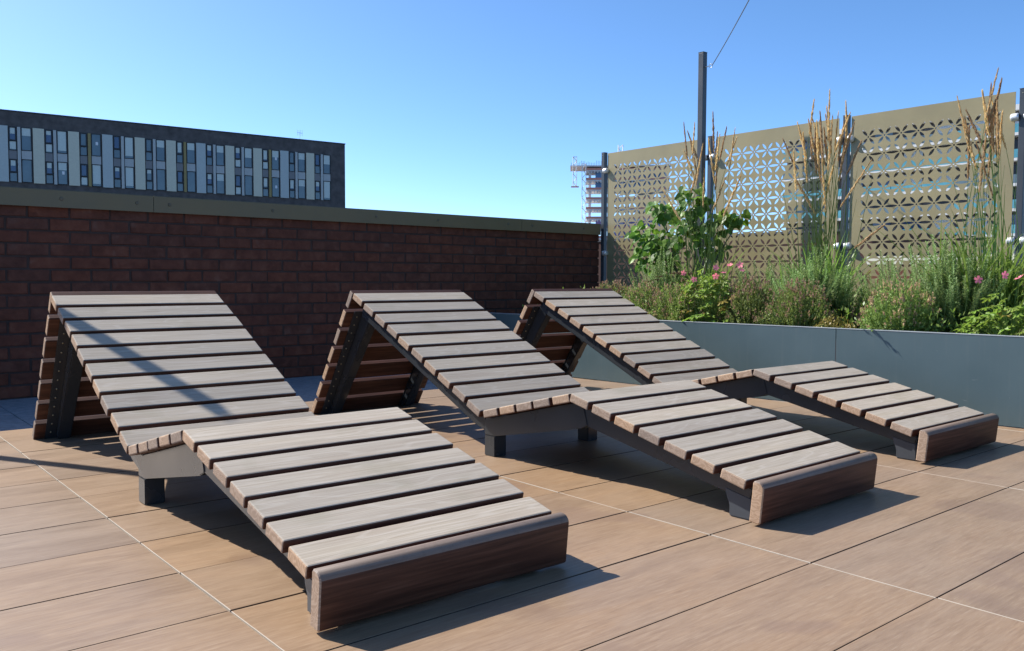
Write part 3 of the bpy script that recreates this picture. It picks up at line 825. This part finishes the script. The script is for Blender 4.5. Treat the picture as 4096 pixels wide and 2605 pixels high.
def rosemary(c, ry, rx, h, n, label, seed):
    r = random.Random(seed); root = empty('rosemary_bush', (c[0], c[1], SZ)); tag(root, label, 'rosemary', 'rosemary bushes')
    for i in range(n):
        a = r.uniform(0, 6.283); q = math.sqrt(r.random()); x, y = rx*q*math.cos(a), ry*q*math.sin(a)
        hh = h*(1-0.45*q*q)*r.uniform(0.62, 1.06)
        o = obj('sprig', sprig_me[r.randrange(5)], root, (x*0.75, y*0.75, -0.01), (-y/max(ry, .01)*0.30+r.gauss(0, .16), x/max(rx, .01)*0.30+r.gauss(0, .16), r.uniform(0, 6.28)), (0.30*r.uniform(.85, 1.2), 0.30*r.uniform(.85, 1.2), hh))
rosemary((5.00, 4.26), 0.22, 0.18, 0.52, 95, 'small rosemary bush at the left, before the first screen panel', 51)
rosemary((4.82, 2.86), 0.30, 0.24, 0.50, 200, 'broad rosemary bush below the middle grass plumes', 52)
rosemary((4.84, 2.10), 0.28, 0.24, 0.54, 200, 'tall rosemary bush between the round thyme and the right-hand grass', 53)
rosemary((5.05, 3.42), 0.18, 0.14, 0.50, 60, 'thin rosemary sprigs behind the pink flowering cranesbill', 54)
rosemary((4.95, 2.45), 0.20, 0.16, 0.46, 90, 'low rosemary in front of the post between the panels', 55)
rosemary((5.0, 1.50), 0.27, 0.22, 0.46, 90, 'rosemary bush at the far right behind the cranesbill', 56)

# thyme -------------------------------------------------------------------------
def thyme_mesh(k, n=520):
    r = random.Random(400+k); vs, fs, mi = [], [], []
    def quad(c, d, u, l, w, m):
        b = len(vs); vs.extend([c-d*l*0.3, c+u*w, c+d*l, c-u*w]); fs.append((b, b+1, b+2, b+3)); mi.append(m)
    for i in range(n):
        a = r.uniform(0, 6.283); q = math.sqrt(r.random()); lump = 1+0.22*math.sin(3*a+k)+0.12*math.sin(7*a+2*k)
        top = Vector((q*math.cos(a)*lump, q*math.sin(a)*lump, (1-0.78*q**2.4)*r.uniform(0.80, 1.08)))
        root = Vector((top.x*0.62, top.y*0.62, 0))
        d = (top-root).normalized()
        m = 15
        for j in range(m):
            t = (0.25+0.72*j/m)+r.uniform(-.02, .02); p = root.lerp(top, t)+rv(r)*0.014
            dd = (d+rv(r)*0.7).normalized(); u = dd.cross(rv(r)).normalized()
            quad(p, dd, u, 0.050, 0.017, 0)
        if r.random() < 0.40:
            for j in range(8):
                p = top - d*(0.10*r.random())+rv(r)*0.013
                dd = (d+rv(r)*0.5).normalized(); u = dd.cross(rv(r)).normalized(); quad(p, dd, u, 0.034, 0.020, 1)
    return mesh('foliage', vs, fs, [G['thy'], G['thy_b']], mi)
thyme_me = [thyme_mesh(k) for k in range(3)]
def thyme(c, ry, rx, h, label, k, rz):
    root = empty('thyme_bush', (c[0], c[1], SZ-0.01)); tag(root, label, 'thyme', 'thyme bushes along the planter edge')
    o = obj('foliage', thyme_me[k % 3], root, (0, 0, 0), (0, 0, rz), (rx, ry, h)); tag(o, kind='stuff')
thyme((4.58, 4.34), 0.24, 0.21, 0.29, 'brown seeded thyme bush nearest the brick wall', 0, 0.4)
thyme((4.52, 3.98), 0.24, 0.22, 0.28, 'brown thyme bush just above the farthest lounger', 1, 1.2)
thyme((4.46, 3.62), 0.24, 0.21, 0.29, 'brown thyme bush left of the pink flowering cranesbill', 2, 2.2)
thyme((4.52, 3.12), 0.23, 0.20, 0.31, 'brown thyme bush right of the pink flowering cranesbill', 1, 3.3)
thyme((4.54, 2.78), 0.21, 0.19, 0.30, 'brown thyme bush in front of the broad rosemary', 0, 4.1)
thyme((4.56, 2.21), 0.245, 0.21, 0.31, 'large round thyme bush near the planter panel joint', 2, 5.0)
thyme((4.53, 1.47), 0.14, 0.12, 0.15, 'low green thyme at the right edge of the picture', 0, 0.9)

# dried flat flower heads --------------------------------------------------------
r = random.Random(61); yb = Vector((4.86, 4.02, SZ)); root = empty('dried_yarrow', yb); tag(root, 'dried plant with flat dark brown flower heads above the thyme', 'yarrow')
bm = bmesh.new(); vs, fs = [], []
for i in range(120):
    c = rv(r)*0.16; c.z = abs(c.z)*0.35; d = (rv(r)*0.4+Vector((0, 0, 1))).normalized(); u = d.cross(rv(r)).normalized(); b = len(vs)
    c.x = max(-1, min(1, c.x*3)); c.y = max(-1, min(1, c.y*3)); vs += [c-d*.1, c+u*.16, c+d*.22, c-u*.16]; fs.append((b, b+1, b+2, b+3))
yh = mesh('flower_head', vs, fs, [G['yarrow']])
for i in range(13):
    p = Vector((r.uniform(-.12, .12), r.uniform(-.24, .20), r.uniform(0.26, 0.36)))
    bm_tube(bm, [Vector((p.x*0.3, p.y*0.3, -0.02)), p*0.6, p], 0.0018, 3); obj('flower_head', yh, root, p, (r.uniform(-.2, .2), r.uniform(-.2, .2), r.uniform(0, 6)), (0.021, 0.021, 0.016))
obj('stems', from_bm('stems', bm, [G['stalk']]), root)
vs, fs = [], []
for i in range(140):
    p = Vector((r.uniform(-.14, .14), r.uniform(-.26, .22), r.uniform(0.02, 0.24))); d = (rv(r)+Vector((0, 0, 1))).normalized(); u = d.cross(rv(r)).normalized(); b = len(vs)
    vs += [p, p+d*.02+u*.005, p+d*.045, p+d*.02-u*.005]; fs.append((b, b+1, b+2, b+3))
tag(obj('foliage', mesh('foliage', vs, fs, [G['ger']]), root), kind='stuff')

# cranesbill ----------------------------------------------------------------------
def palm_leaf(k):
    r = random.Random(500+k); vs = [(0, 0, 0)]; fs = []
    lobes = 5
    ring = []
    for i in range(lobes):
        a0 = R(-115+230*i/(lobes-1))
        for da, rr in ((-20, 0.55), (-13, 0.84), (-5, 0.90), (0, 1.0), (5, 0.90), (13, 0.84), (20, 0.55)):
            a = a0+R(da); rad = rr*(1-0.18*abs(i-2)/2)*r.uniform(0.93, 1.05)
            ring.append((rad*math.sin(a)*0.5, rad*math.cos(a)*0.5+0.12, -0.10*rad*rad+0.05*math.cos(a0*3)+ (0.035 if rr < 0.6 else 0)))
    vs += ring; n = len(ring); vs[0] = (0, 0.12, 0.03)
    for i in range(n-1): fs.append((0, i+2, i+1))
    return vs, fs
palm_me = [mesh('leaf', *palm_leaf(k), [G['ger']]) for k in range(3)]+[mesh('leaf', *palm_leaf(7), [G['ger_y']])]
def flower_mesh():
    vs, fs = [], []
    for i in range(5):
        a = 2*math.pi*i/5; d = Vector((math.cos(a), math.sin(a), 0.25)); s = Vector((-math.sin(a), math.cos(a), 0)); b = len(vs)
        vs += [Vector((0, 0, 0)), d*0.5-s*0.30, d*0.92-s*0.30+Vector((0, 0, .05)), d*1.0, d*0.92+s*0.30+Vector((0, 0, .05)), d*0.5+s*0.30]
        fs += [(b, b+1, b+2, b+3), (b, b+3, b+4, b+5)]
    return mesh('flower', vs, fs, [G['pink']])
flower_me = flower_mesh()
def cranesbill(c, ry, rx, h, n, flowers, label, seed, yellow=0.12):
    r = random.Random(seed); b = Vector((c[0], c[1], SZ)); root = empty('cranesbill', b); tag(root, label, 'geranium', 'pink flowering cranesbills')
    bm = bmesh.new()
    for i in range(n):
        a = r.uniform(0, 6.283); q = r.random()**0.5; z = h*(1-q**2*0.85)*r.uniform(0.55, 1.05)
        p = Vector((rx*q*math.cos(a), ry*q*math.sin(a), max(0.02, z)))
        d = Vector((math.cos(a)*0.8-0.35, math.sin(a)*0.8, r.uniform(-0.55, 0.1))); nm = Vector((-0.35+0.3*math.cos(a), 0.2+0.3*math.sin(a), 0.85))+rv(r)*0.25
        s = r.uniform(0.055, 0.095)
        obj('leaf', palm_me[3] if r.random() < yellow else palm_me[r.randrange(3)], root, p, orient(d, nm), (s, s, s))
        bm_tube(bm, [Vector((p.x*0.25, p.y*0.25, -0.01)), Vector((p.x*0.6, p.y*0.6, p.z*0.7)), p], 0.0014, 3)
    for f in flowers:
        p = Vector(f)-b; g = Vector((p.x*0.3, p.y*0.4, 0)); bm_tube(bm, [g, g.lerp(p, 0.6)+Vector((0, r.uniform(-.01, .01), 0.01)), p], 0.0013, 3)
        s = r.uniform(0.019, 0.024)
        obj('flower', flower_me, root, p, orient(rv(r), Vector((-0.75, -0.35, 0.45))+rv(r)*0.25), (s, s, s))
    obj('stems', from_bm('stems', bm, [G['stalk']]), root)
cranesbill((4.45, 3.38), 0.26, 0.17, 0.35, 190, [(4.42, 3.56, 0.728), (4.38, 3.44, 0.690), (4.42, 3.305, 0.760), (4.42, 3.20, 0.775), (4.42, 3.125, 0.776), (4.40, 3.235, 0.728), (4.40, 3.29, 0.710), (4.42, 3.115, 0.742)],
           'yellow-green cranesbill with eight pink flowers at the middle of the planter', 71, 0.22)
cranesbill((4.56, 1.66), 0.22, 0.15, 0.22, 100, [(4.45, 1.652, 0.712), (4.45, 1.585, 0.698), (4.50, 1.79, 0.69), (4.45, 1.40, 0.70)],
           'green cranesbill with pink flowers at the right end of the planter', 72, 0.05)
# small succulent by the panel joint
r = random.Random(81); root = empty('sedum_plant', (4.42, 2.50, SZ)); tag(root, 'small orange-green sedum by the joint of the planter panels', 'sedum')
vs, fs = [], []
for i in range(420):
    a = r.uniform(0, 6.283); q = r.random()**0.5; p = Vector((0.09*q*math.cos(a), 0.12*q*math.sin(a), 0.09*(1-q*q)*r.random()+0.01)); d = (rv(r)*0.7+Vector((0, 0, 1))).normalized(); u = d.cross(rv(r)).normalized(); b = len(vs)
    vs += [p, p+d*.008+u*.005, p+d*.018, p+d*.008-u*.005]; fs.append((b, b+1, b+2, b+3))
tag(obj('foliage', mesh('foliage', vs, fs, [G['sedum']]), root), kind='stuff')
# low mixed growth that covers the soil between the plants
r = random.Random(91); vs, fs, mi = [], [], []
for i in range(11000):
    y = r.uniform(1.1, 5.0); x = r.uniform(fx(y)+0.12, 5.7); hh = 0.22 if x > 4.7 else 0.12
    p = Vector((x, y, SZ+hh*r.random()**1.5)); d = (rv(r)*0.7+Vector((0, 0, 1))).normalized(); u = d.cross(rv(r)).normalized(); b = len(vs); l = r.uniform(.012, .04); w = r.uniform(.003, .008)
    vs += [p, p+d*l*.5+u*w, p+d*l, p+d*l*.5-u*w]; fs.append((b, b+1, b+2, b+3)); mi.append(r.choice((0, 0, 1, 1, 2)))
gc = obj('ground_cover', mesh('ground_cover', vs, fs, [G['ger'], G['thy'], G['blade']], mi)); tag(gc, 'low leafy growth covering the planter soil', 'ground cover', kind='stuff')

# ------------------------------------------------------------------ buildings beyond
B = dict(
    slate=plain('dark_slate_cladding', (0.112, 0.098, 0.092, 1), 0.8, 0.2, var=0.3, scale=1.4),
    cream=plain('cream_panel', (0.64, 0.61, 0.47, 1), 0.6, var=0.05), lav=plain('blue_grey_panel', (0.49, 0.53, 0.50, 1), 0.6, var=0.05),
    stripg=plain('pale_grey_strip', (0.48, 0.49, 0.46, 1), 0.6, var=0.04), ochre=plain('ochre_strip', (0.33, 0.25, 0.10, 1), 0.6, var=0.05),
    span=plain('grey_spandrel', (0.22, 0.215, 0.215, 1), 0.6, var=0.05), span2=plain('pale_spandrel', (0.46, 0.47, 0.45, 1), 0.6, var=0.05),
    fr=plain('black_window_frame', (0.012, 0.012, 0.016, 1), 0.4), glass=glass_like('window_glass', (0.13, 0.18, 0.20, 1)), glassb=glass_like('window_glass_blue', (0.045, 0.085, 0.19, 1)),
    blind=plain('roller_blind', (0.62, 0.68, 0.62, 1), 0.7, var=0.06), paper=plain('paper_notice', (0.8, 0.8, 0.8, 1), 0.6, var=0.02), roofm=plain('roof_edge', (0.05, 0.05, 0.055, 1), 0.6),
    conc=plain('raw_concrete', (0.72, 0.71, 0.70, 1), 0.9, var=0.1, scale=0.4), net=plain('red_edge_netting', (0.70, 0.30, 0.22, 1), 0.8), bluew=plain('blue_sheeting', (0.16, 0.32, 0.55, 1), 0.6, var=0.25, scale=0.3),  # tower concrete, steel and white paint lightened to imitate haze
    purple=plain('purple_sheeting', (0.36, 0.30, 0.62, 1), 0.7, var=0.15, scale=0.3), steel=plain('scaffold_steel', (0.78, 0.77, 0.76, 1), 0.5, 0.5), white=plain('white_mast_paint', (0.75, 0.73, 0.70, 1), 0.5),
    bal=glass_like('teal_balcony_glass', (0.10, 0.34, 0.40, 1)), wht=plain('white_render', (0.62, 0.62, 0.60, 1), 0.8, var=0.05), brk=plain('brown_brickwork', (0.05, 0.023, 0.017, 1), 0.9, var=0.25, scale=1.2),
    red=plain('red_brickwork', (0.15, 0.05, 0.03, 1), 0.9, var=0.2, scale=1.2), dk=plain('dark_opening', (0.015, 0.016, 0.02, 1), 0.3),
)
def part(nm, m, parent, x0, x1, y0, y1, z0, z1): return obj(nm, box(nm, x0, x1, y0, y1, z0, z1, [m]), parent)
# long block behind the wall: facade along local x, looking to -y
ex = Vector((46.25-14.39, 83.2-86.0, 0)); ang = math.atan2(ex.y, ex.x)
blk = empty('apartment_block', (14.39, 86.0, -15), ang); tag(blk, 'long dark apartment block with striped window panels rising behind the brick wall', 'building')
Z = 15.0
part('wall', B['slate'], blk, -16, 31.98, 0.10, 14, 0, 15.12+Z)
part('roof_edge', B['roofm'], blk, -16.05, 32.03, 0.05, 14.05, 15.12+Z+0.01, 15.24+Z)
bay0, pitch = (10.81-10.375)*1.3265, 2.793
rg = random.Random(17)
wcache = {}
def cbox(nm, m, parent, x0, x1, y0, y1, z0, z1):
    key = (nm, m.name, round(x1-x0, 3), round(y1-y0, 3), round(z1-z0, 3))
    if key not in wcache: wcache[key] = box(nm, 0, x1-x0, 0, y1-y0, 0, z1-z0, [m])
    return obj(nm, wcache[key], parent, (x0, y0, z0))
def win(parent, x0, x1, z0, z1, fw, glass, blind=0.0, y=0.0, paper=None):
    w = empty('window', (x0, y, z0), 0, parent); a, h = x1-x0, z1-z0
    key = ('frame', round(a, 3), round(h, 3), fw)
    if key not in wcache:
        bm = bmesh.new()
        bm_box(bm, 0, a, -0.03, 0.06, 0, fw); bm_box(bm, 0, a, -0.03, 0.06, h-fw, h)
        bm_box(bm, 0, fw, -0.028, 0.058, fw, h-fw); bm_box(bm, a-fw, a, -0.028, 0.058, fw, h-fw)
        wcache[key] = from_bm('frame', bm, [B['fr']])
    obj('frame', wcache[key], w)
    cbox('pane', glass, w, fw, a-fw, 0.03, 0.05, fw, h-fw)
    if blind > 0: cbox('blind', B['blind'], w, fw+0.02, a-fw-0.02, 0.014, 0.026, h-fw-(h-2*fw)*blind, h-fw-0.005)
    if paper: cbox('notice', B['paper'], w, a*0.45, a*0.45+0.2, 0.016, 0.024, h*paper, h*paper+0.28)
zt = lambda z: 0.68+(z-0.68)*1.37+Z
for i in range(-5, 11):
    x = bay0+pitch*i
    per = (i) % 3
    bl = lambda: rg.choice((0, 0, 0.35, 0.9, 0.9, 0.5))
    # narrow lights, spandrel, narrow lights
    for top, mid, bot in ((10.28, 9.39, 8.79), (8.23, 7.40, 6.81)):
        win(blk, x, x+0.60, zt(mid), zt(top), 0.10, rg.choice((B['glassb'], B['glassb'], B['glass'])), bl())
        win(blk, x+0.02, x+0.60, zt(bot), zt(mid)-0.02, 0.04, B['glass'], rg.choice((0, 0, 0.9)))
    cbox('spandrel', B['span'], blk, x+0.02, x+0.60, 0.03, 0.09, zt(8.23)+0.02, zt(8.79)-0.02)
    cbox('strip', B['ochre'] if per == 2 else B['stripg'], blk, x+0.66, x+0.90, -0.06, 0.09, zt(6.78), zt(10.28))
    pap = rg.random() < 0.22
    win(blk, x+0.95, x+1.75, zt(8.82), zt(10.28), 0.05, B['glass'], bl(), paper=0.5 if pap else None)
    win(blk, x+0.95, x+1.75, zt(6.80), zt(8.26), 0.05, B['glass'], bl(), paper=0.45 if pap else None)
    cbox('spandrel', B['span2'], blk, x+0.97, x+1.74, 0.02, 0.09, zt(8.26)+0.02, zt(8.82)-0.02)
    if i < 10:
        nxt = (i+1) % 3
        cbox('cladding_panel', B['lav'] if nxt == 0 else B['cream'], blk, x+1.86, x+2.74, -0.02, 0.09, zt(6.78), zt(10.30))
bm = bmesh.new(); bm_tube(bm, [(0, 0, 0), (0, 0, 1.0)], 0.03, 5); bm_tube(bm, [(-0.5, 0, 1.0), (0.5, 0, 0.95)], 0.025, 4)
for dx in (-0.45, -0.15, 0.15, 0.45): bm_tube(bm, [(dx, 0, 0.6), (dx, 0, 1.35)], 0.02, 4)
obj('aerial', from_bm('aerial', bm, [B['steel']]), blk, (27.3, 1.0, 15.25+Z), (0, 0, 0), (0.6, 0.6, 0.8))

# tower under construction (far away, left of the screens)
def camw(px, depth): 
    a = R(39.95); x = (px-2048)/3447.9*depth; return (x*math.cos(a)+depth*math.sin(a), -x*math.sin(a)+depth*math.cos(a))
tx, ty = camw(2500, 300)
tw = empty('construction_tower', (tx, ty, -15), -R(44)); tag(tw, 'unfinished high-rise with scaffold masts and red netting left of the first fence post', 'building')
zt0 = 56.0; fh = 3.25; hw = 13.8
core = part('lift_core', B['conc'], tw, 4, 9, -1, 3, 0, zt0-2)
colp = [(-hw+1.2, -7.5), (-6.2, -7.5), (0.2, -7.5), (6.5, -7.5), (hw-1.2, -7.5), (-hw+1.2, 2.5), (hw-1.2, 2.5), (0.2, 2.5)]
for k in range(14):
    z = zt0-3.4-fh*k
    s = part('floor_slab', B['conc'], tw, -hw, hw, -8.5, 3.5, z-0.42, z)
    bm = bmesh.new()
    bm_box(bm, -hw-0.12, hw+0.12, -8.66, -8.60, z-0.02, z+0.65); bm_box(bm, -hw-0.12, -hw-0.06, -8.6, 3.6, z-0.02, z+0.65)
    obj('edge_netting', from_bm('edge_netting', bm, [B['net']]), s)
    bm = bmesh.new()
    for q in range(26): bm_box(bm, -hw+0.4+q*1.05, -hw+0.75+q*1.05, -8.58, -8.3, z-1.0, z-0.43)
    tag(obj('formwork_prop', from_bm('formwork_prop', bm, [B['white']]), s), kind='stuff')
    for cx, cy in colp: cbox('column', B['conc'], tw, cx-0.35, cx+0.35, cy-0.35, cy+0.35, z-fh, z-0.43)
    if k in (0, 1): part('blue_sheeting', B['bluew'], tw, -hw+3.0, hw-0.6, -6.5, -6.4, z-fh+0.05, z-0.5)
    if k in (5, 6, 7): part('purple_sheeting', B['purple'], tw, -hw+(3.2 if k == 5 else 9.5), hw-1.0, -6.6, -6.5, z-fh+0.05, z-0.5)
part('top_deck', B['conc'], tw, -hw-5.5, hw+0.5, -9.2, 4.0, zt0-2.3, zt0-1.9)
bm = bmesh.new(); rr = random.Random(4)
for q in range(60): 
    x = -hw-5.2+q*0.56; bm_box(bm, x, x+0.12, -9.1, -8.98, zt0-1.89, zt0-1.89+rr.uniform(0.7, 1.6))
tag(obj('rebar_upstand', from_bm('rebar_upstand', bm, [B['span']]), tw), kind='stuff')
def lattice(nm, m, x, y, w, z0, z1, step):
    bm = bmesh.new()
    for sx in (-1, 1):
        for sy in (-1, 1): bm_tube(bm, [(x+sx*w/2, y+sy*w/2, z0), (x+sx*w/2, y+sy*w/2, z1)], 0.11, 4)
    z = z0; k = 0
    while z < z1:
        for sy in (-1, 1):
            a, b = (-1, 1) if k % 2 else (1, -1)
            bm_tube(bm, [(x+a*w/2, y+sy*w/2, z), (x+b*w/2, y+sy*w/2, min(z1, z+step))], 0.08, 3)
        for sx in (-1, 1): bm_tube(bm, [(x+sx*w/2, y-w/2, z), (x+sx*w/2, y+w/2, min(z1, z+step))], 0.08, 3)
        z += step; k += 1
    return obj(nm, from_bm(nm, bm, [m]), tw)
lattice('hoist_mast', B['steel'], -hw-0.9, -9.8, 1.3, 0, zt0-1.5, 1.6)
lattice('climbing_mast', B['white'], -2.6, -9.9, 1.5, 0, zt0+4.6, 1.7)
lattice('scaffold_tower', B['white'], -hw-4.0, -9.9, 1.2, zt0-9, zt0+0.8, 1.4)
part('scaffold_platform', B['net'], tw, -hw-5.2, -hw-2.6, -10.6, -9.0, zt0-9.3, zt0-9.0)
# lower annex and blue hoarding
for k in range(3): part('annex_slab', B['conc'], tw, -hw-8.2, -hw-2.2, -6, 4, zt0-27.4-5.0*k, zt0-26.9-5.0*k)
for cx in (-hw-8.0, -hw-5.4, -hw-2.6): 
    for cy in (-5.8, 3.6): part('annex_column', B['conc'], tw, cx-0.3, cx+0.3, cy-0.3, cy+0.3, 0, zt0-24.5-(1.5 if cy > 0 else 0))
part('blue_hoarding', B['bluew'], tw, -hw-2.5, hw+3, -10.4, -10.2, zt0-39.5, zt0-36.0)

# glazed apartment building seen through the right-hand panels
ap = empty('balcony_apartments', (120, 0, -15)); tag(ap, 'apartment building with teal glass balconies seen through the right-hand screen panels', 'building')
part('wall', B['slate'], ap, 0, 18, -30, 76.5, 0, 22.2+Z)
part('roof_edge', B['wht'], ap, -1.0, 18.5, -30.2, 76.7, 22.21+Z, 22.9+Z)
for k in range(9):
    z = 19.3+Z-3.15*k
    part('balcony_slab', B['wht'], ap, -1.6, -0.01, -30, 76.4, z-0.35, z)
    rk = random.Random(600+k)
    for j in range(24):
        y0 = 76.2-4.3*j
        if y0 < -24: continue
        cbox('balcony_glass', B['bal'] if (k+j//3) % 3 != 1 else B['glass'], ap, -1.58, -1.52, y0-4.2, y0, z+0.02, z+1.1)
        w = empty('window', (-0.06, y0-3.6, z+0.05), 0, ap)
        cbox('pane', rk.choice((B['dk'], B['glass'], B['glassb'], B['wht'])), w, 0, 0.05, 0, 2.6, 0, 2.4)
# low brick building beyond the terrace
lb = empty('low_brick_building', (30, 0, -15)); tag(lb, 'low brown brick building glimpsed through the lower screen holes', 'building')
part('wall', B['brk'], lb, 0, 9, 15.6, 34, 0, 2.5+Z)
part('wall', B['red'], lb, -0.4, 9, -6, 15.59, 0, 1.25+Z)
part('parapet', B['cream'], lb, -0.45, 9.1, -6, 15.58, 1.26+Z, 1.55+Z)
part('parapet', B['roofm'], lb, -0.05, 9.1, 15.6, 34, 2.51+Z, 2.60+Z)
for j in range(9):
    w = empty('window', (-0.46 if j > 4 else -0.06, 31-4.2*j, Z-1.4), 0, lb)
    cbox('pane', B['dk'], w, 0, 0.04, 0, 1.6, 0, 1.6)
